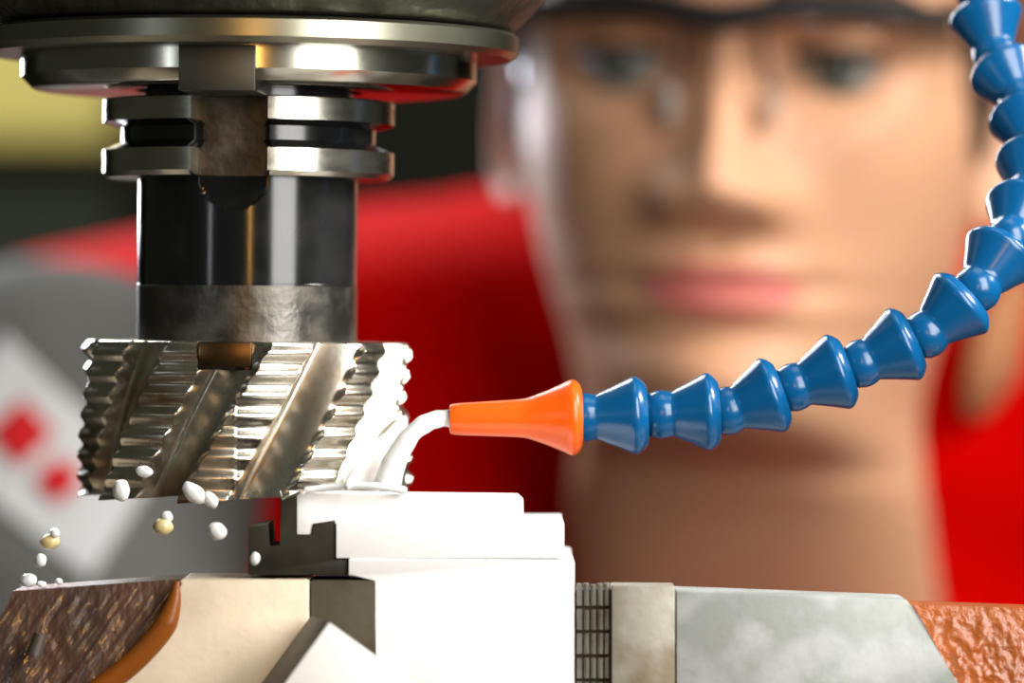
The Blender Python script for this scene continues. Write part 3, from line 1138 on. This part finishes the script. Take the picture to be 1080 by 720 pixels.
def patch(name, quad, m, lift, nu=24, nv=16, par=None):
    """embroidery lying on the sleeve: a quad laid over the cloth from the front"""
    bm = bmesh.new()
    rows = []
    for j in range(nv + 1):
        row = []
        for i in range(nu + 1):
            u, v = i / nu, j / nv
            a = [quad[0][n] * (1 - u) + quad[1][n] * u for n in (0, 1)]
            b_ = [quad[3][n] * (1 - u) + quad[2][n] * u for n in (0, 1)]
            px, py = a[0] * (1 - v) + b_[0] * v, a[1] * (1 - v) + b_[1] * v
            o_ = W(px, py, 300)
            hit = bvh.ray_cast(o_, Vector((0, 1, 0)))
            row.append(hit[0] + Vector((0, -lift, 0)) if hit[0] is not None else None)
        rows.append(row)
    vv = [[bm.verts.new(p) if p is not None else None for p in r_] for r_ in rows]
    for j in range(nv):
        for i in range(nu):
            q = [vv[j][i], vv[j][i + 1], vv[j + 1][i + 1], vv[j + 1][i]]
            if all(x is not None for x in q): bm.faces.new(q)
    o = link_mesh(name, bm, m, par, sharp=0)
    md = o.modifiers.new('thickness', 'SOLIDIFY')
    md.thickness = 0.0006
    return o


s_ = 1.0
DD = (1000 + 300) / (1000 + 455)     # outline is read on the sleeve, laid on from 300 mm


def S2(px, py):
    return (540 + (px - 540) / DD, 360 + (py - 360) / DD)


em = patch('sleeve_emblem', [S2(-75, 470), S2(2, 350), S2(165, 502), S2(104, 606)], M_white, 0.0012, par=sleeves[-1])
em['label'] = 'white slanted badge with red diamonds on the sleeve'
for c, h_ in (((27, 455), 36), ((68, 504), 26)):
    o = patch('emblem_diamond', [S2(c[0] - h_, c[1]), S2(c[0], c[1] - h_), S2(c[0] + h_, c[1]), S2(c[0], c[1] + h_)], M_redemb, 0.0022, 10, 10, par=em)

# stand-up collar around the neck and its open tan lining on the right
bm = bmesh.new()
rows = []
for j, (z, w, fo) in enumerate(((-232, 84, -20), (-200, 76, -28), (-176, 68, -34), (-172, 66, -34), (-178, 63, -34), (-200, 66, -30), (-230, 72, -24))):
    row = []
    for i in range(48):
        an = 2 * PI * i / 48
        row.append(HL(w * math.sin(an), -30 + fo + (w - 2) * math.cos(an) * 0.95, z + 26 * (0.5 - 0.5 * math.cos(an))))
    rows.append(row)
add_grid(bm, rows, True)
o = link_mesh('collar', bm, M_red, jk, sharp=0)
bm = bmesh.new()
pts = smooth_path([W(1085, 300, 556), W(1060, 345, 538), W(1045, 390, 531), W(1029, 438, 534)], 6)
add_tube(bm, pts, [0.004 + 0.011 * math.sin(PI * (i + 1) / (len(pts) + 1)) for i in range(len(pts))], 16, squash=(1.0, 0.45))
o = link_mesh('collar_lining', bm, M_tan, jk, sharp=0)
o['label'] = 'tan lining of the turned out collar'

# trousers and shoes, below the picture
bm = bmesh.new()
for s in (-1, 1):
    hip = AX1 + Vector((s * 0.09, 0.0, 0.02))
    knee = Vector((hip.x + s * 0.02, 0.68, 0.42))
    ank = Vector((hip.x + s * 0.02, 0.80, 0.09))
    limb(bm, [hip + Vector((0, -0.03, 0.06)), hip, (hip + knee) / 2, knee, (knee + ank) / 2, ank], [0.10, 0.10, 0.09, 0.075, 0.07, 0.055], 24)
link_mesh('trousers', bm, M_navy, person, sharp=0)
for s in (-1, 1):
    bm = bmesh.new()
    x = AX1.x + s * 0.11
    rows = []
    for j in range(14):
        t = j / 13
        y = 0.88 - 0.27 * t
        w = 0.034 + 0.016 * math.sin(t * PI) if j not in (0, 13) else 0.018
        hh = interp([(0, 0.09), (0.35, 0.11), (0.6, 0.065), (1, 0.035)], t)
        rows.append([Vector((x + w * math.cos(a), y, max(0.001, hh / 2 + hh / 2 * math.sin(a)))) for a in [2 * PI * i / 24 for i in range(24)]])
    add_grid(bm, rows, True, True, True)
    link_mesh('shoe', bm, M_shoe, person, sharp=0)

# ------------------------------------------------------------------ safety glasses
glasses = thing('safety_glasses', HL(0, 100, 10), 'clear safety glasses with a black top bar worn by the man', 'glasses')


def gl_f(x):
    return 106 - 0.0062 * x * x


bm = bmesh.new()
rows = []
for i in range(61):
    x = -66 + 132 * i / 60
    zc = 12.8 + 1.5 * G(abs(x) - 34, 18) - 2.5 * G(x, 9)
    th = 3.9 + 0.8 * G(x, 9)
    row = []
    for a in range(12):
        an = 2 * PI * a / 12
        row.append(HL(x, gl_f(x) + 2.0 * math.cos(an), zc + th * math.sin(an)))
    rows.append(row)
add_grid(bm, rows, True, True, True)
link_mesh('brow_bar', bm, M_frame, glasses, sharp=0)
for s in (-1, 1):
    bm = bmesh.new()
    rows = []
    for j in range(19):
        v = j / 18
        row = []
        for i in range(31):
            u = i / 30
            x0 = 9 + 8 * v ** 1.5
            x1 = 65 - 4 * v
            x = x0 + (x1 - x0) * u
            zb = -27 + 17 * abs(u * 2 - 0.95) ** 2.6
            z_ = 12.5 + (zb - 12.5) * v
            row.append(HL(s * x, gl_f(x) - 7.0 * v - 0.002 * (z_ + 5) ** 2, z_))
        rows.append(row)
    add_grid(bm, rows, False)
    ln = link_mesh('lens', bm, M_lens, glasses, sharp=0)
    md = ln.modifiers.new('thickness', 'SOLIDIFY')
    md.thickness = 0.0018
    # nose pad
    bm = bmesh.new()
    bmesh.ops.create_uvsphere(bm, u_segments=16, v_segments=10, radius=1)
    c = HL(s * 15, 96, -14)
    for v in bm.verts:
        v.co = c + rgt * v.co.x * 0.002 + fwd * v.co.y * 0.004 + upv * v.co.z * 0.0075
    link_mesh('nose_pad', bm, M_pad, glasses, sharp=0)
    bm = bmesh.new()
    add_tube(bm, smooth_path([HL(s * 11, 102, 12), HL(s * 12, 99, 0), HL(s * 15, 97, -14)], 5), 0.0009, 8)
    link_mesh('pad_arm', bm, M_frame, glasses, sharp=0)
    # temple
    bm = bmesh.new()
    add_tube(bm, smooth_path([HL(s * 65, 80, 16.5), HL(s * 73.5, 62, 15), HL(s * 77, 35, 13), HL(s * 79, 8, 12), HL(s * 77, -14, 6), HL(s * 76, -30, -14)], 6), 0.0026, 10, squash=(1.2, 0.6))
    link_mesh('temple', bm, M_frame, glasses, sharp=0)

# ------------------------------------------------------------------ background machines
cab = thing('machine_cabinet', Vector((-0.42, 1.85, 0)), 'blurred olive yellow machine cabinet far behind at the upper left', 'cabinet')
p0, p1 = W(-260, 150, 1800), W(122, 150, 1800)
bm = bmesh.new()
add_box(bm, (p0.x, 1.8, p0.z), (p1.x, 2.2, p0.z + 0.6), 0.01)
link_mesh('upper_panel', bm, M_yellow, cab)
bm = bmesh.new()
add_box(bm, (p0.x, 1.82, 0), (p1.x, 2.2, p0.z - 0.004), 0.01)
o = link_mesh('lower_panel', bm, M_wall, cab)
o['label'] = 'dark green lower panel'
cab2 = thing('storage_cabinet', Vector((0.33, 1.75, 0)), 'blurred brown cabinet behind the hose at the right edge', 'cabinet')
p0 = W(1030, 300, 1700)
bm = bmesh.new()
add_box(bm, (p0.x, 1.7, 0.05), (p0.x + 0.6, 2.1, 1.8), 0.01)
link_mesh('carcass', bm, M_brown, cab2)
bm = bmesh.new()
add_box(bm, (p0.x + 0.005, 1.682, 0.09), (p0.x + 0.29, 1.699, 1.78), 0.004)
d1 = link_mesh('door', bm, M_brown, cab2)
bm = bmesh.new()
add_box(bm, (p0.x + 0.305, 1.682, 0.09), (p0.x + 0.595, 1.699, 1.78), 0.004)
d2 = link_mesh('door', bm, M_brown, cab2)
bm = bmesh.new()
add_box(bm, (p0.x, 1.72, 0), (p0.x + 0.6, 2.1, 0.05), 0.004)
link_mesh('plinth', bm, M_darkiron, cab2)
